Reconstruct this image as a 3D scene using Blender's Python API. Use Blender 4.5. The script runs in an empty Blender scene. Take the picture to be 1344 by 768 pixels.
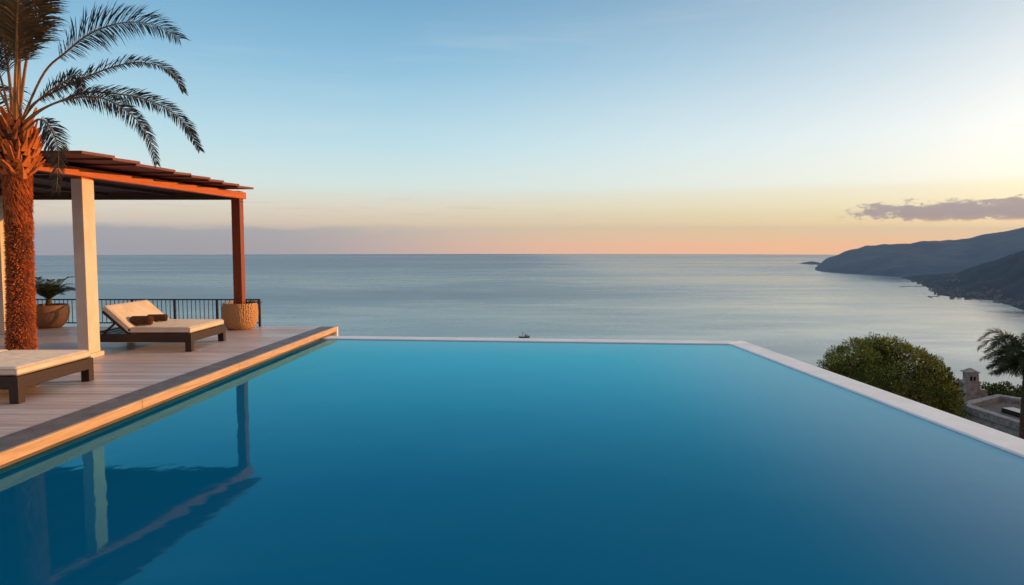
import bpy, math, random
from mathutils import Vector, Matrix, noise as mnoise

R = math.radians
random.seed(7)
S = bpy.context.scene
COL = S.collection

# ------------------------------------------------------------------ camera model
FPX, CX, CY, Y0 = 896.0, 672.0, 384.0, 324.3        # focal length and true level line, in photo pixels
PITCH = math.atan((CY - Y0) / FPX)
CAM = Vector((0, 0, 1.745))
_f = Vector((0, math.cos(PITCH), -math.sin(PITCH)))
_u = Vector((0, math.sin(PITCH), math.cos(PITCH)))
_r = Vector((1, 0, 0))


def ray(px, py):
    return _r * ((px - CX) / FPX) + _u * ((CY - py) / FPX) + _f


def P(px, py, z=0.0):
    d = ray(px, py)
    return CAM + d * ((z - CAM.z) / d.z)


def Q(px, py, y):
    d = ray(px, py)
    return CAM + d * (y / d.y)


def lin(r, g, b):
    def c(v):
        v /= 255.0
        return v / 12.92 if v <= 0.04045 else ((v + 0.055) / 1.055) ** 2.4
    return (c(r), c(g), c(b), 1.0)


# ------------------------------------------------------------------ objects
ORIGIN = {}


def tag(o, label=None, cat=None, group=None, kind=None):
    if label: o['label'] = label
    if cat: o['category'] = cat
    if group: o['group'] = group
    if kind: o['kind'] = kind
    return o


def empty(name, loc, label=None, cat=None, group=None):
    o = bpy.data.objects.new(name, None)
    COL.objects.link(o)
    o.location = loc
    o.empty_display_size = 0.2
    ORIGIN[o] = Vector(loc)
    return tag(o, label, cat, group)


class MB:
    def __init__(s):
        s.v = []; s.f = []; s.mi = []; s.m = 0

    def face(s, pts):
        n = len(s.v)
        s.v += [Vector(p) for p in pts]
        s.f.append(tuple(range(n, n + len(pts)))); s.mi.append(s.m)

    def grid(s, rows, closed=False):
        n = len(s.v); w = len(rows[0])
        for r in rows: s.v += [Vector(p) for p in r]
        for i in range(len(rows) - 1):
            for j in range(w if closed else w - 1):
                a = n + i * w + j; b = n + i * w + (j + 1) % w
                s.f.append((a, b, b + w, a + w)); s.mi.append(s.m)
        return n

    def hexa(s, p):                      # 8 points: bottom four, top four, both counter-clockwise seen from above
        n = len(s.v)
        s.v += [Vector(q) for q in p]
        for f in ((3, 2, 1, 0), (4, 5, 6, 7), (0, 1, 5, 4), (1, 2, 6, 5), (2, 3, 7, 6), (3, 0, 4, 7)):
            s.f.append(tuple(n + i for i in f)); s.mi.append(s.m)

    def box(s, x0, x1, y0, y1, z0, z1):
        s.hexa([(x0, y0, z0), (x1, y0, z0), (x1, y1, z0), (x0, y1, z0), (x0, y0, z1), (x1, y0, z1), (x1, y1, z1), (x0, y1, z1)])

    def prism(s, poly, z0, z1):
        n = len(s.v); k = len(poly)
        s.v += [Vector((p[0], p[1], z0)) for p in poly] + [Vector((p[0], p[1], z1)) for p in poly]
        s.f.append(tuple(n + i for i in reversed(range(k)))); s.f.append(tuple(n + k + i for i in range(k)))
        for i in range(k):
            j = (i + 1) % k
            s.f.append((n + i, n + j, n + k + j, n + k + i))
        s.mi += [s.m] * (k + 2)

    def bar(s, a, b, w, h, up=(0, 0, 1)):
        a = Vector(a); b = Vector(b); t = (b - a).normalized()
        sd = t.cross(Vector(up)).normalized() * w / 2; up2 = sd.cross(t).normalized() * h / 2
        s.hexa([a + sd - up2, b + sd - up2, b - sd - up2, a - sd - up2, a + sd + up2, b + sd + up2, b - sd + up2, a - sd + up2])

    def tube(s, pts, rad, n=8, cap=True):
        rows = []; prev = None
        for i, p in enumerate(pts):
            p = Vector(p)
            t = (Vector(pts[min(i + 1, len(pts) - 1)]) - Vector(pts[max(i - 1, 0)])).normalized()
            if prev is None:
                a = t.orthogonal().normalized()
            else:
                a = (prev - t * prev.dot(t)).normalized()
            prev = a; b = t.cross(a)
            r = rad[i] if isinstance(rad, (list, tuple)) else rad
            rows.append([p + (a * math.cos(k * 2 * math.pi / n) + b * math.sin(k * 2 * math.pi / n)) * r for k in range(n)])
        st = s.grid(rows, True)
        if cap:
            s.f.append(tuple(st + k for k in reversed(range(n)))); s.mi.append(s.m)
            e = st + (len(rows) - 1) * n
            s.f.append(tuple(e + k for k in range(n))); s.mi.append(s.m)

    def lathe(s, prof, c, n=32, jig=0.0):
        rows = [[Vector((c[0] + r * math.cos(k * 2 * math.pi / n), c[1] + r * math.sin(k * 2 * math.pi / n), c[2] + z)) for k in range(n)] for r, z in prof]
        s.grid(rows, True)

    def build(s, name, mats, parent=None, smooth=False, bevel=0.0, origin=None, subsurf=0):
        if not isinstance(mats, (list, tuple)): mats = [mats]
        if parent is not None:
            og = ORIGIN[parent]
        elif origin is not None:
            og = Vector(origin)
        else:
            xs = [p.x for p in s.v]; ys = [p.y for p in s.v]
            og = Vector(((min(xs) + max(xs)) / 2, (min(ys) + max(ys)) / 2, min(p.z for p in s.v)))
        me = bpy.data.meshes.new(name)
        me.from_pydata([tuple(p - og) for p in s.v], [], s.f)
        for m in mats: me.materials.append(m)
        if len(mats) > 1: me.polygons.foreach_set('material_index', s.mi)
        if smooth: me.polygons.foreach_set('use_smooth', [True] * len(me.polygons))
        me.update()
        o = bpy.data.objects.new(name, me)
        COL.objects.link(o)
        if parent is not None: o.parent = parent
        else: o.location = og
        ORIGIN[o] = og
        if bevel:
            b = o.modifiers.new('bevel', 'BEVEL'); b.width = bevel; b.segments = 2; b.limit_method = 'ANGLE'; b.angle_limit = R(40)
            b.harden_normals = False
        if subsurf:
            q = o.modifiers.new('sub', 'SUBSURF'); q.levels = q.render_levels = subsurf
        return o


def copy_tree(o, parent=None):
    c = o.copy(); COL.objects.link(c); c.parent = parent
    for ch in [x for x in bpy.data.objects if x.parent == o]:
        copy_tree(ch, c)
    return c


# ------------------------------------------------------------------ materials
class NT:
    def __init__(s, tree): s.t = tree

    def n(s, typ, **kw):
        q = s.t.nodes.new(typ)
        for k, v in kw.items():
            if k == 'ins':
                for i, val in v.items(): s.put(q, i, val)
            else: setattr(q, k, v)
        return q

    def put(s, q, i, val):
        if isinstance(val, bpy.types.NodeSocket): s.t.links.new(val, q.inputs[i])
        elif val is not None: q.inputs[i].default_value = val

    def math(s, op, a, b=None, c=None, clamp=False):
        q = s.n('ShaderNodeMath', operation=op); q.use_clamp = clamp
        s.put(q, 0, a)
        if b is not None: s.put(q, 1, b)
        if c is not None: s.put(q, 2, c)
        return q.outputs[0]

    def maprange(s, v, a, b, c=0.0, d=1.0, smooth=True):
        q = s.n('ShaderNodeMapRange', interpolation_type='SMOOTHSTEP' if smooth else 'LINEAR')
        for i, x in enumerate((v, a, b, c, d)): s.put(q, i, x)
        return q.outputs[0]

    def mix(s, fac, a, b, blend='MIX'):
        q = s.n('ShaderNodeMix', data_type='RGBA', blend_type=blend)
        s.put(q, 0, fac); s.put(q, 6, a); s.put(q, 7, b)
        return q.outputs[2]

    def ramp(s, fac, stops, interp='LINEAR'):
        q = s.n('ShaderNodeValToRGB'); cr = q.color_ramp; cr.interpolation = interp
        while len(cr.elements) < len(stops): cr.elements.new(1.0)
        for e, (p, c) in zip(cr.elements, stops): e.position = p; e.color = c
        s.put(q, 0, fac)
        return q.outputs[0]

    def noise(s, vec, scale, detail=4, rough=0.55, dist=0.0):
        q = s.n('ShaderNodeTexNoise'); s.put(q, 'Vector', vec)
        q.inputs['Scale'].default_value = scale; q.inputs['Detail'].default_value = detail
        q.inputs['Roughness'].default_value = rough; q.inputs['Distortion'].default_value = dist
        return q.outputs[0]

    def mapping(s, vec, scale=(1, 1, 1), rot=(0, 0, 0)):
        q = s.n('ShaderNodeMapping'); s.put(q, 0, vec)
        q.inputs['Scale'].default_value = scale; q.inputs['Rotation'].default_value = rot
        return q.outputs[0]


def newmat(name):
    m = bpy.data.materials.new(name); m.use_nodes = True
    t = NT(m.node_tree)
    b = m.node_tree.nodes['Principled BSDF']
    return m, t, b


def mat(name, c1, c2=None, scale=8.0, rough=0.6, stretch=(1, 1, 1), bump=0.0, bscale=None, spec=0.4, detail=5, lo=0.35, hi=0.65, sheen=0.0, pos=False):
    m, t, b = newmat(name)
    co = t.n('ShaderNodeNewGeometry').outputs['Position'] if pos else t.n('ShaderNodeTexCoord').outputs['Object']
    v = t.mapping(co, stretch)
    c1 = tuple(c1) + (1,) if len(c1) == 3 else c1
    if c2 is not None:
        c2 = tuple(c2) + (1,) if len(c2) == 3 else c2
        nz = t.noise(v, scale, detail)
        t.put(b, 'Base Color', t.ramp(nz, [(lo, c1), (hi, c2)]))
        t.put(b, 'Roughness', t.maprange(t.noise(v, scale * 1.7, 3), 0.3, 0.7, rough * 0.85, min(1, rough * 1.15)))
    else:
        b.inputs['Base Color'].default_value = c1; b.inputs['Roughness'].default_value = rough
    b.inputs['Specular IOR Level'].default_value = spec
    if sheen: b.inputs['Sheen Weight'].default_value = sheen
    if bump:
        bp = t.n('ShaderNodeBump'); bp.inputs['Strength'].default_value = bump; bp.inputs['Distance'].default_value = 0.02
        t.put(bp, 'Height', t.noise(v, bscale or scale * 4, 5)); t.put(b, 'Normal', bp.outputs[0])
    return m


M = {}
M['plaster'] = mat('white_plaster', (.66, .56, .47), (.75, .65, .55), 3, .8, bump=.15, bscale=60, spec=.2)
M['rim'] = mat('white_rim_stone', (.76, .775, .78), (.86, .87, .865), 2.2, .45, bump=.1, bscale=40, spec=.4, pos=True)
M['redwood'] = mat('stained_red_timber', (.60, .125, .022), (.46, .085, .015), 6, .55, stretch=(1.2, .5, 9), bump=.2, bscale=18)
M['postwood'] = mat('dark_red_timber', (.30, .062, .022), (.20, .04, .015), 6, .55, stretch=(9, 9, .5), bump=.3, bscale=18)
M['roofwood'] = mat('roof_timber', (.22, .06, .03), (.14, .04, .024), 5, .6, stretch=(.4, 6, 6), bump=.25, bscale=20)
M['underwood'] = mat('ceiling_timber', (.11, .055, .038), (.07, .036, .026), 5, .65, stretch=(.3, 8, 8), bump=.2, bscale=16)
M['wicker'] = mat('dark_brown_frame', (.045, .024, .017), (.03, .016, .012), 14, .5, stretch=(1, 1, 4), bump=.15, bscale=50)
M['cushion'] = mat('cream_cushion_fabric', (.76, .66, .55), (.64, .54, .44), 4, .95, bump=.55, bscale=7, spec=.1, sheen=.2)
M['piping'] = mat('cream_piping', (.6, .51, .42), None, rough=.9, spec=.1)
M['towel'] = mat('brown_towel', (.13, .07, .045), (.09, .045, .03), 20, .95, bump=.5, bscale=150, spec=.05)
M['towelend'] = mat('grey_towel', (.32, .27, .25), (.25, .21, .2), 20, .95, bump=.5, bscale=150, spec=.05)
M['iron'] = mat('black_iron', (.02, .026, .036), (.03, .036, .046), 10, .4, spec=.5)
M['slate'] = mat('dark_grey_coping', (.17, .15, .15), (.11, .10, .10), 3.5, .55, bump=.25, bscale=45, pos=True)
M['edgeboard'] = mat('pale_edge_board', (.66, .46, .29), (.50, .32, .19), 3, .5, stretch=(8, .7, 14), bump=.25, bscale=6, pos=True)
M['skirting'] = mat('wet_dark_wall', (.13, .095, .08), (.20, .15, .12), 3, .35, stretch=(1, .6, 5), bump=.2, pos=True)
M['soil'] = mat('soil', (.03, .02, .013), (.05, .035, .02), 25, .95, bump=.6)
M['cycad'] = mat('cycad_leaf', (.03, .05, .02), (.05, .075, .025), 9, .5, spec=.4)
M['palmleaf'] = mat('palm_leaf', (.055, .045, .032), (.09, .068, .04), 5, .6, spec=.2)
M['palmdry'] = mat('palm_leaf_dry', (.10, .07, .03), (.17, .105, .04), 5, .65, spec=.25)
M['petiole'] = mat('palm_petiole', (.34, .16, .05), (.22, .11, .04), 8, .55)
M['trunk'] = mat('palm_trunk', (.16, .042, .018), (.06, .02, .012), 14, .9, bump=.8, bscale=30)
M['fibre'] = mat('palm_fibre', (.74, .20, .035), (.40, .09, .022), 7, .85)
M['boots'] = mat('palm_leaf_bases', (.66, .19, .038), (.26, .065, .018), 6, .8, stretch=(1, 1, .5), bump=.4, bscale=30)
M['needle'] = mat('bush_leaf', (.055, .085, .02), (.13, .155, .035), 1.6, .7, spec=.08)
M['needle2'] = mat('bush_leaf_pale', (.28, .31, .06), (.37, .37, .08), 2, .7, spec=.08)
M['bark'] = mat('bark', (.06, .042, .03), (.10, .07, .05), 12, .9, bump=.7)
M['darkfrond'] = mat('dark_palm_frond', (.04, .06, .028), (.07, .09, .038), 4, .7, spec=.1)
M['stone'] = mat('rubble_stone', (.44, .37, .33), (.24, .20, .18), 3.5, .9, bump=.8, bscale=8)
M['palestone'] = mat('parapet_stone', (.38, .33, .30), (.20, .17, .16), 4, .85, bump=.6, bscale=14)
M['roofgravel'] = mat('flat_roof_gravel', (.20, .145, .12), (.10, .075, .065), 6, .95, bump=.5, bscale=25)
M['darkbox'] = mat('dark_glass', (.02, .02, .024), None, rough=.2, spec=.5)
M['grassblade'] = mat('grass_blade', (.05, .065, .02), (.09, .085, .03), 2, .7, pos=True)
M['paving'] = mat('stone_paving', (.32, .28, .25), (.24, .21, .19), 2, .7, bump=.2, bscale=30, pos=True)
M['housewall'] = mat('far_house_wall', (.20, .20, .215), None, rough=.9)
M['houseroof'] = mat('far_house_roof', (.11, .09, .085), None, rough=.9)
M['jetty'] = mat('jetty_stone', (.10, .09, .085), (.16, .15, .14), .2, .9)
M['boatdark'] = mat('boat_hull', (.09, .11, .125), None, rough=.4)
M['boatlight'] = mat('boat_white', (.45, .45, .45), None, rough=.4)

# pot with dimples
m, t, b = newmat('dimpled_terracotta'); M['pot'] = m
co = t.n('ShaderNodeTexCoord').outputs['Object']
vo = t.n('ShaderNodeTexVoronoi'); t.put(vo, 'Vector', co); vo.inputs['Scale'].default_value = 26; vo.inputs['Randomness'].default_value = .45
t.put(b, 'Base Color', t.mix(t.noise(co, 6), (.64, .34, .14, 1), (.52, .26, .11, 1))); b.inputs['Roughness'].default_value = .75
bp = t.n('ShaderNodeBump'); bp.inputs['Strength'].default_value = 1.0; bp.inputs['Distance'].default_value = .035; bp.invert = True
t.put(bp, 'Height', vo.outputs['Distance']); t.put(b, 'Normal', bp.outputs[0])
m, t, b = newmat('brown_clay'); M['clay'] = m
co = t.n('ShaderNodeTexCoord').outputs['Object']
t.put(b, 'Base Color', t.mix(t.noise(co, 9), (.30, .15, .08, 1), (.20, .10, .055, 1))); b.inputs['Roughness'].default_value = .8
bp = t.n('ShaderNodeBump'); bp.inputs['Strength'].default_value = .5; bp.inputs['Distance'].default_value = .02
t.put(bp, 'Height', t.noise(co, 45)); t.put(b, 'Normal', bp.outputs[0])

# deck boards
BP = 0.142
m, t, b = newmat('weathered_deck_boards'); M['deck'] = m
pos = t.n('ShaderNodeNewGeometry').outputs['Position']
sep = t.n('ShaderNodeSeparateXYZ'); t.put(sep, 0, pos)
row = t.math('FLOOR', t.math('DIVIDE', sep.outputs[1], BP))
wn = t.n('ShaderNodeTexWhiteNoise', noise_dimensions='1D'); t.put(wn, 'W', row)
cmb = t.n('ShaderNodeCombineXYZ'); t.put(cmb, 0, t.math('ADD', sep.outputs[0], t.math('MULTIPLY', row, 7.3))); t.put(cmb, 1, sep.outputs[1]); t.put(cmb, 2, sep.outputs[2])
g1 = t.noise(t.mapping(cmb.outputs[0], (.8, 26, 1)), 2.2, 6)
g2 = t.noise(t.mapping(pos, (.35, .5, 1)), 1.3, 4)
c = t.ramp(wn.outputs[0], [(0, (.50, .395, .37, 1)), (.5, (.68, .56, .525, 1)), (1, (.79, .68, .64, 1))])
c = t.mix(t.maprange(g1, .35, .7, 0, .55), c, (.29, .22, .20, 1))
c = t.mix(t.maprange(g2, .4, .68, 0, .45), c, (.62, .54, .51, 1))
t.put(b, 'Base Color', c); t.put(b, 'Roughness', t.maprange(g2, .3, .7, .50, .30)); b.inputs['Specular IOR Level'].default_value = .4
bp = t.n('ShaderNodeBump'); bp.inputs['Strength'].default_value = .2; bp.inputs['Distance'].default_value = .004
t.put(bp, 'Height', g1); t.put(b, 'Normal', bp.outputs[0])

# pool water: blue body colour with painted reflections, under a Fresnel reflecting surface with fine ripples
m, t, b = newmat('pool_water'); M['water'] = m
pos = t.n('ShaderNodeNewGeometry').outputs['Position']
bp = t.n('ShaderNodeBump'); bp.inputs['Strength'].default_value = .16; bp.inputs['Distance'].default_value = .016
h1 = t.noise(t.mapping(pos, (1, .8, 1)), 1.5, 3, .5); h2 = t.noise(pos, 7, 2, .5)
t.put(bp, 'Height', t.math('ADD', h1, t.math('MULTIPLY', h2, .16)))
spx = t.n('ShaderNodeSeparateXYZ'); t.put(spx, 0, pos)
dr = t.math('SUBTRACT', t.math('SUBTRACT', 4.91, t.math('MULTIPLY', spx.outputs[1], .051)), spx.outputs[0])     # metres from the right wall: pale sky reflection painted into the body colour
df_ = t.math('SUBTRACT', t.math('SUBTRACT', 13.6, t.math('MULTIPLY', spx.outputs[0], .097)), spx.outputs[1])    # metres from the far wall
painted_sheen = t.math('MAXIMUM', t.maprange(dr, 3.0, .0, 0, .85), t.maprange(df_, 2.2, .0, 0, .55))
df = t.n('ShaderNodeBsdfDiffuse'); painted_refl = t.math('MULTIPLY', t.maprange(spx.outputs[1], 4.0, 11.5), t.maprange(spx.outputs[0], -5.0, -1.0, .35, 1))      # painted reflection: dark near the deck, brighter towards the sea
t.put(df, 'Color', t.mix(painted_sheen, t.mix(painted_refl, (.0003, .105, .225, 1), (.0003, .215, .42, 1)), (.20, .20, .33, 1)))
gl = t.n('ShaderNodeBsdfGlossy'); gl.inputs['Color'].default_value = (.26, .86, .99, 1); gl.inputs['Roughness'].default_value = .03
t.put(gl, 'Normal', bp.outputs[0])
fr = t.n('ShaderNodeFresnel'); fr.inputs['IOR'].default_value = 1.33; t.put(fr, 'Normal', bp.outputs[0])
mx = t.n('ShaderNodeMixShader'); t.put(mx, 0, fr.outputs[0]); t.put(mx, 1, df.outputs[0]); t.put(mx, 2, gl.outputs[0])
t.t.links.new(mx.outputs[0], t.t.nodes['Material Output'].inputs[0])

# sea
m, t, b = newmat('sea_water'); M['sea'] = m
pos = t.n('ShaderNodeNewGeometry').outputs['Position']
n1 = t.noise(t.mapping(pos, (.00035, .0011, 1)), 1.0, 6, .6, .4)
n2 = t.noise(t.mapping(pos, (.004, .012, 1)), 1.0, 5, .6)
n3 = t.noise(t.mapping(pos, (.03, .07, 1)), 1.0, 3, .6)
bp = t.n('ShaderNodeBump'); bp.inputs['Strength'].default_value = .09; bp.inputs['Distance'].default_value = 4.0
t.put(bp, 'Height', t.math('ADD', n2, t.math('MULTIPLY', n3, .3)))
df = t.n('ShaderNodeBsdfDiffuse'); t.put(df, 'Color', t.mix(t.maprange(n1, .35, .65), (.002, .095, .155, 1), (.004, .115, .18, 1)))
gl = t.n('ShaderNodeBsdfGlossy'); gl.inputs['Color'].default_value = (1, .95, .88, 1); t.put(gl, 'Normal', bp.outputs[0])
t.put(gl, 'Roughness', t.math('ADD', t.maprange(n1, .3, .7, .36, .20), t.maprange(n2, .3, .7, .07, -.07)))
spx = t.n('ShaderNodeSeparateXYZ'); t.put(spx, 0, pos)
calm = t.maprange(spx.outputs[0], -150, 1100)                       # water sheltered by the headland lies calmer
t.put(gl, 'Roughness', t.math('SUBTRACT', t.math('ADD', t.maprange(n1, .3, .7, .36, .24), t.maprange(n2, .3, .7, .04, -.04)), t.math('MULTIPLY', calm, .10)))
fr = t.n('ShaderNodeFresnel'); fr.inputs['IOR'].default_value = 1.33
mx = t.n('ShaderNodeMixShader'); t.put(mx, 0, t.math('MINIMUM', fr.outputs[0], t.math('ADD', t.math('ADD', t.maprange(n1, .32, .68, .44, .55), t.maprange(n2, .35, .7, -.018, .025)), t.math('MULTIPLY', calm, .20)))); t.put(mx, 1, df.outputs[0]); t.put(mx, 2, gl.outputs[0])
t.t.links.new(mx.outputs[0], t.t.nodes['Material Output'].inputs[0])

# hills
def hillmat(name, a, b2, c, sc):
    m, t, b = newmat(name)
    pos = t.n('ShaderNodeNewGeometry').outputs['Position']
    k = t.mix(t.maprange(t.noise(pos, sc, 8, .6), .35, .65), a, b2)
    k = t.mix(t.maprange(t.noise(pos, sc * .5, 6, .65), .55, .72), k, c)
    t.put(b, 'Base Color', k); b.inputs['Roughness'].default_value = .95; b.inputs['Specular IOR Level'].default_value = .1
    bp = t.n('ShaderNodeBump'); bp.inputs['Strength'].default_value = .8; bp.inputs['Distance'].default_value = 20
    t.put(bp, 'Height', t.noise(pos, sc * 3, 6)); t.put(b, 'Normal', bp.outputs[0])
    return m
M['hill_far'] = hillmat('far_headland', (.05, .085, .115, 1), (.075, .115, .145, 1), (.105, .135, .16, 1), .007)  # bluish tones: part of the distance haze is painted into the colour
M['hill_near'] = hillmat('wooded_coast', (.014, .027, .034, 1), (.034, .05, .058, 1), (.06, .068, .072, 1), .014)  # some haze blue painted into these tones as well
M['terrain'] = hillmat('dry_grass_slope', (.045, .055, .02, 1), (.075, .075, .03, 1), (.10, .085, .05, 1), .35)
M['terrain'].node_tree.nodes['Bump'].inputs['Distance'].default_value = .15

# ------------------------------------------------------------------ world and sun
SUN_AZ, SUN_EL = R(74), R(8.0)
sunv = Vector((math.sin(SUN_AZ) * math.cos(SUN_EL), math.cos(SUN_AZ) * math.cos(SUN_EL), math.sin(SUN_EL)))
W = bpy.data.worlds.new('World'); S.world = W; W.use_nodes = True
t = NT(W.node_tree); W.node_tree.nodes.clear()
out = t.n('ShaderNodeOutputWorld')
d = t.n('ShaderNodeVectorMath', operation='NORMALIZE'); t.put(d, 0, t.n('ShaderNodeTexCoord').outputs['Generated'])
sp = t.n('ShaderNodeSeparateXYZ'); t.put(sp, 0, d.outputs[0])
X, Y, Z = sp.outputs
el = t.math('MULTIPLY', t.math('ARCSINE', Z), 57.2958)
az = t.math('MULTIPLY', t.math('ARCTAN2', X, Y), 57.2958)
ca = t.math('COSINE', t.math('SUBTRACT', t.math('ARCTAN2', X, Y), SUN_AZ))
u = t.math('POWER', t.maprange(ca, .10, .80, 0, 1, smooth=False), 1.25)
zz = t.math('DIVIDE', t.math('MAXIMUM', Z, 0.0), .6, clamp=True)
LEFT = [(.0, (222, 196, 186)), (.011, (228, 202, 188)), (.024, (238, 214, 197)), (.045, (248, 228, 206)), (.075, (234, 237, 226)), (.085, (226, 240, 236)), (.144, (190, 225, 236)), (.249, (134, 188, 218)), (.33, (104, 161, 198)), (.45, (90, 146, 186)), (.6, (140, 170, 195))]
RIGHT = [(.0, (255, 178, 106)), (.011, (255, 192, 116)), (.024, (255, 210, 138)), (.045, (255, 230, 172)), (.075, (255, 240, 206)), (.085, (255, 249, 234)), (.144, (242, 242, 240)), (.249, (192, 208, 218)), (.33, (152, 174, 192)), (.45, (136, 162, 186)), (.6, (175, 182, 190))]
def glow(p, c, k): return tuple(v * (1 + k * max(0, 1 - p / .05)) for v in lin(*c)[:3]) + (1,)
rl = t.ramp(zz, [(p / .6, glow(p, c, .4)) for p, c in LEFT])
rr = t.ramp(zz, [(p / .6, glow(p, c, 1.1)) for p, c in RIGHT])
cv = cv_ = t.n('ShaderNodeCombineXYZ'); t.put(cv, 0, az); t.put(cv, 1, el)
ulow = t.maprange(ca, -.35, .62, 0, 1, smooth=False)
wl = t.maprange(Z, .085, .03)
sky = t.mix(t.math('ADD', t.math('MULTIPLY', u, t.math('SUBTRACT', 1.0, wl)), t.math('MULTIPLY', ulow, wl)), rl, rr)
# dusk glow opposite the sea: warm and dim behind the viewer, as at any sunset over land
rb = t.ramp(t.math('MAXIMUM', Z, 0.0, clamp=True), [(0, lin(150, 98, 80)), (.25, lin(150, 112, 98)), (.6, lin(172, 164, 166)), (1, lin(168, 176, 188))])
sky = t.mix(t.maprange(Y, .05, -.40), sky, rb)
sd_ = t.n('ShaderNodeVectorMath', operation='DOT_PRODUCT'); t.put(sd_, 0, d.outputs[0]); sd_.inputs[1].default_value = sunv
gw = t.math('MULTIPLY', t.math('POWER', t.math('MAXIMUM', sd_.outputs['Value'], 0.0), 10.0), 1.5)
sky = t.mix(gw, sky, (1.0, .62, .30, 1), 'ADD')
# thin high streaks, barely there
st = t.maprange(t.noise(t.mapping(cv_.outputs[0], (.035, .42, 1), (0, 0, .06)), 1.0, 6, .6, .5), .5, .78, 0, .16)
sky = t.mix(t.math('MULTIPLY', st, t.maprange(el, 3.0, 8.0)), sky, lin(236, 232, 228))
# low cloud bank on the left horizon
nb = t.noise(t.mapping(cv.outputs[0], (.22, .9, 1)), 1.0, 6, .6)
top = t.math('ADD', 1.1, t.math('MULTIPLY', nb, 1.3))
bank = t.math('MULTIPLY', t.maprange(t.math('SUBTRACT', top, el), -.1, .55), t.maprange(az, 6, -20, 0, .78))
sky = t.mix(bank, sky, t.mix(t.maprange(az, -26, 4), lin(192, 188, 194), lin(255, 224, 202)))
wisp = t.math('MULTIPLY', t.maprange(t.noise(t.mapping(cv.outputs[0], (.12, 1.6, 1)), 1.3, 5, .6), .52, .7), t.math('MULTIPLY', t.maprange(el, 5.0, 3.0), t.maprange(el, 1.5, 2.6)))
wisp = t.math('MULTIPLY', wisp, t.maprange(az, 15, -10, 0, .5))
sky = t.mix(wisp, sky, lin(232, 196, 182))
# flat-bottomed cloud on the right
nc = t.noise(t.mapping(cv.outputs[0], (.7, 1.5, 1)), 1.0, 8, .66, .25)
amp = t.math('SUBTRACT', t.maprange(az, 25.4, 31.0, .22, 1.1), t.math('MULTIPLY', t.math('MULTIPLY', t.maprange(az, 28.3, 29.1), t.maprange(az, 30.0, 29.3)), .45))
prof = t.math('SUBTRACT', 1.0, t.math('DIVIDE', t.math('ABSOLUTE', t.math('SUBTRACT', el, 2.55)), 1.0))
dens = t.math('ADD', t.math('MULTIPLY', amp, prof), t.math('MULTIPLY', t.math('SUBTRACT', nc, .5), 2.3))
cm = t.math('MULTIPLY', t.maprange(dens, .18, .5), t.math('MULTIPLY', t.maprange(el, 1.7, 2.0), t.maprange(el, 4.3, 3.5)))
cm = t.math('MULTIPLY', cm, t.maprange(az, 25.0, 27.0, 0, .88))
ccol = t.mix(t.maprange(el, 1.7, 2.4), lin(236, 160, 128), lin(192, 164, 160))
ccol = t.mix(t.maprange(dens, .3, .9, .35, 0), ccol, lin(226, 200, 188))
sky = t.mix(cm, sky, ccol)
bg = t.n('ShaderNodeBackground'); t.put(bg, 0, sky); bg.inputs[1].default_value = .92
ns = t.n('ShaderNodeTexSky'); ns.sky_type = 'NISHITA'; ns.sun_disc = False
ns.sun_elevation = SUN_EL; ns.sun_rotation = SUN_AZ; ns.altitude = 150; ns.air_density = 1.0; ns.dust_density = 1.0
bg2 = t.n('ShaderNodeBackground'); t.put(bg2, 0, t.mix(cm, ns.outputs[0], (0, 0, 0, 1))); bg2.inputs[1].default_value = .05
ad = t.n('ShaderNodeAddShader'); t.put(ad, 0, bg.outputs[0]); t.put(ad, 1, bg2.outputs[0])
t.t.links.new(ad.outputs[0], out.inputs[0])
W.cycles.sampling_method = 'MANUAL'; W.cycles.sample_map_resolution = 1024

sl = bpy.data.lights.new('sun', 'SUN'); sl.energy = 5.0; sl.angle = R(.6); sl.color = (1, .46, .11)
so = bpy.data.objects.new('sun', sl); COL.objects.link(so)
so.rotation_euler = sunv.to_track_quat('Z', 'Y').to_euler(); so.location = (60, 20, 30)

cd = bpy.data.cameras.new('camera'); cd.lens = 36.0 * FPX / 1344.0; cd.sensor_width = 36; cd.clip_start = .05; cd.clip_end = 150000
cam = bpy.data.objects.new('camera', cd); COL.objects.link(cam)
cam.location = CAM; cam.rotation_euler = (math.pi / 2 - PITCH, 0, 0); S.camera = cam
S.view_settings.view_transform = 'Standard'; S.view_settings.look = 'None'; S.view_settings.exposure = 0; S.view_settings.gamma = 1
S.render.engine = 'CYCLES'
S.cycles.use_denoising = True
try: S.cycles.denoiser = 'OPENIMAGEDENOISE'
except Exception: pass
S.cycles.max_bounces = 8; S.cycles.diffuse_bounces = 3; S.cycles.glossy_bounces = 4; S.cycles.volume_bounces = 0
S.cycles.caustics_reflective = False; S.cycles.caustics_refractive = False
S.cycles.sample_clamp_indirect = 4

# ------------------------------------------------------------------ sea, haze, far coast
SEA_Z = CAM.z - 150.0
mb = MB(); rows = []
rad = [0, 120] + [120 * (15000 / 120) ** (i / 40) for i in range(1, 41)]
for r in rad: rows.append([Vector((r * math.cos(k * math.pi / 48), r * math.sin(k * math.pi / 48), SEA_Z)) for k in range(96)])
mb.grid(rows, True)
tag(mb.build('sea', M['sea'], origin=(0, 0, SEA_Z)), kind='structure')

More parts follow.
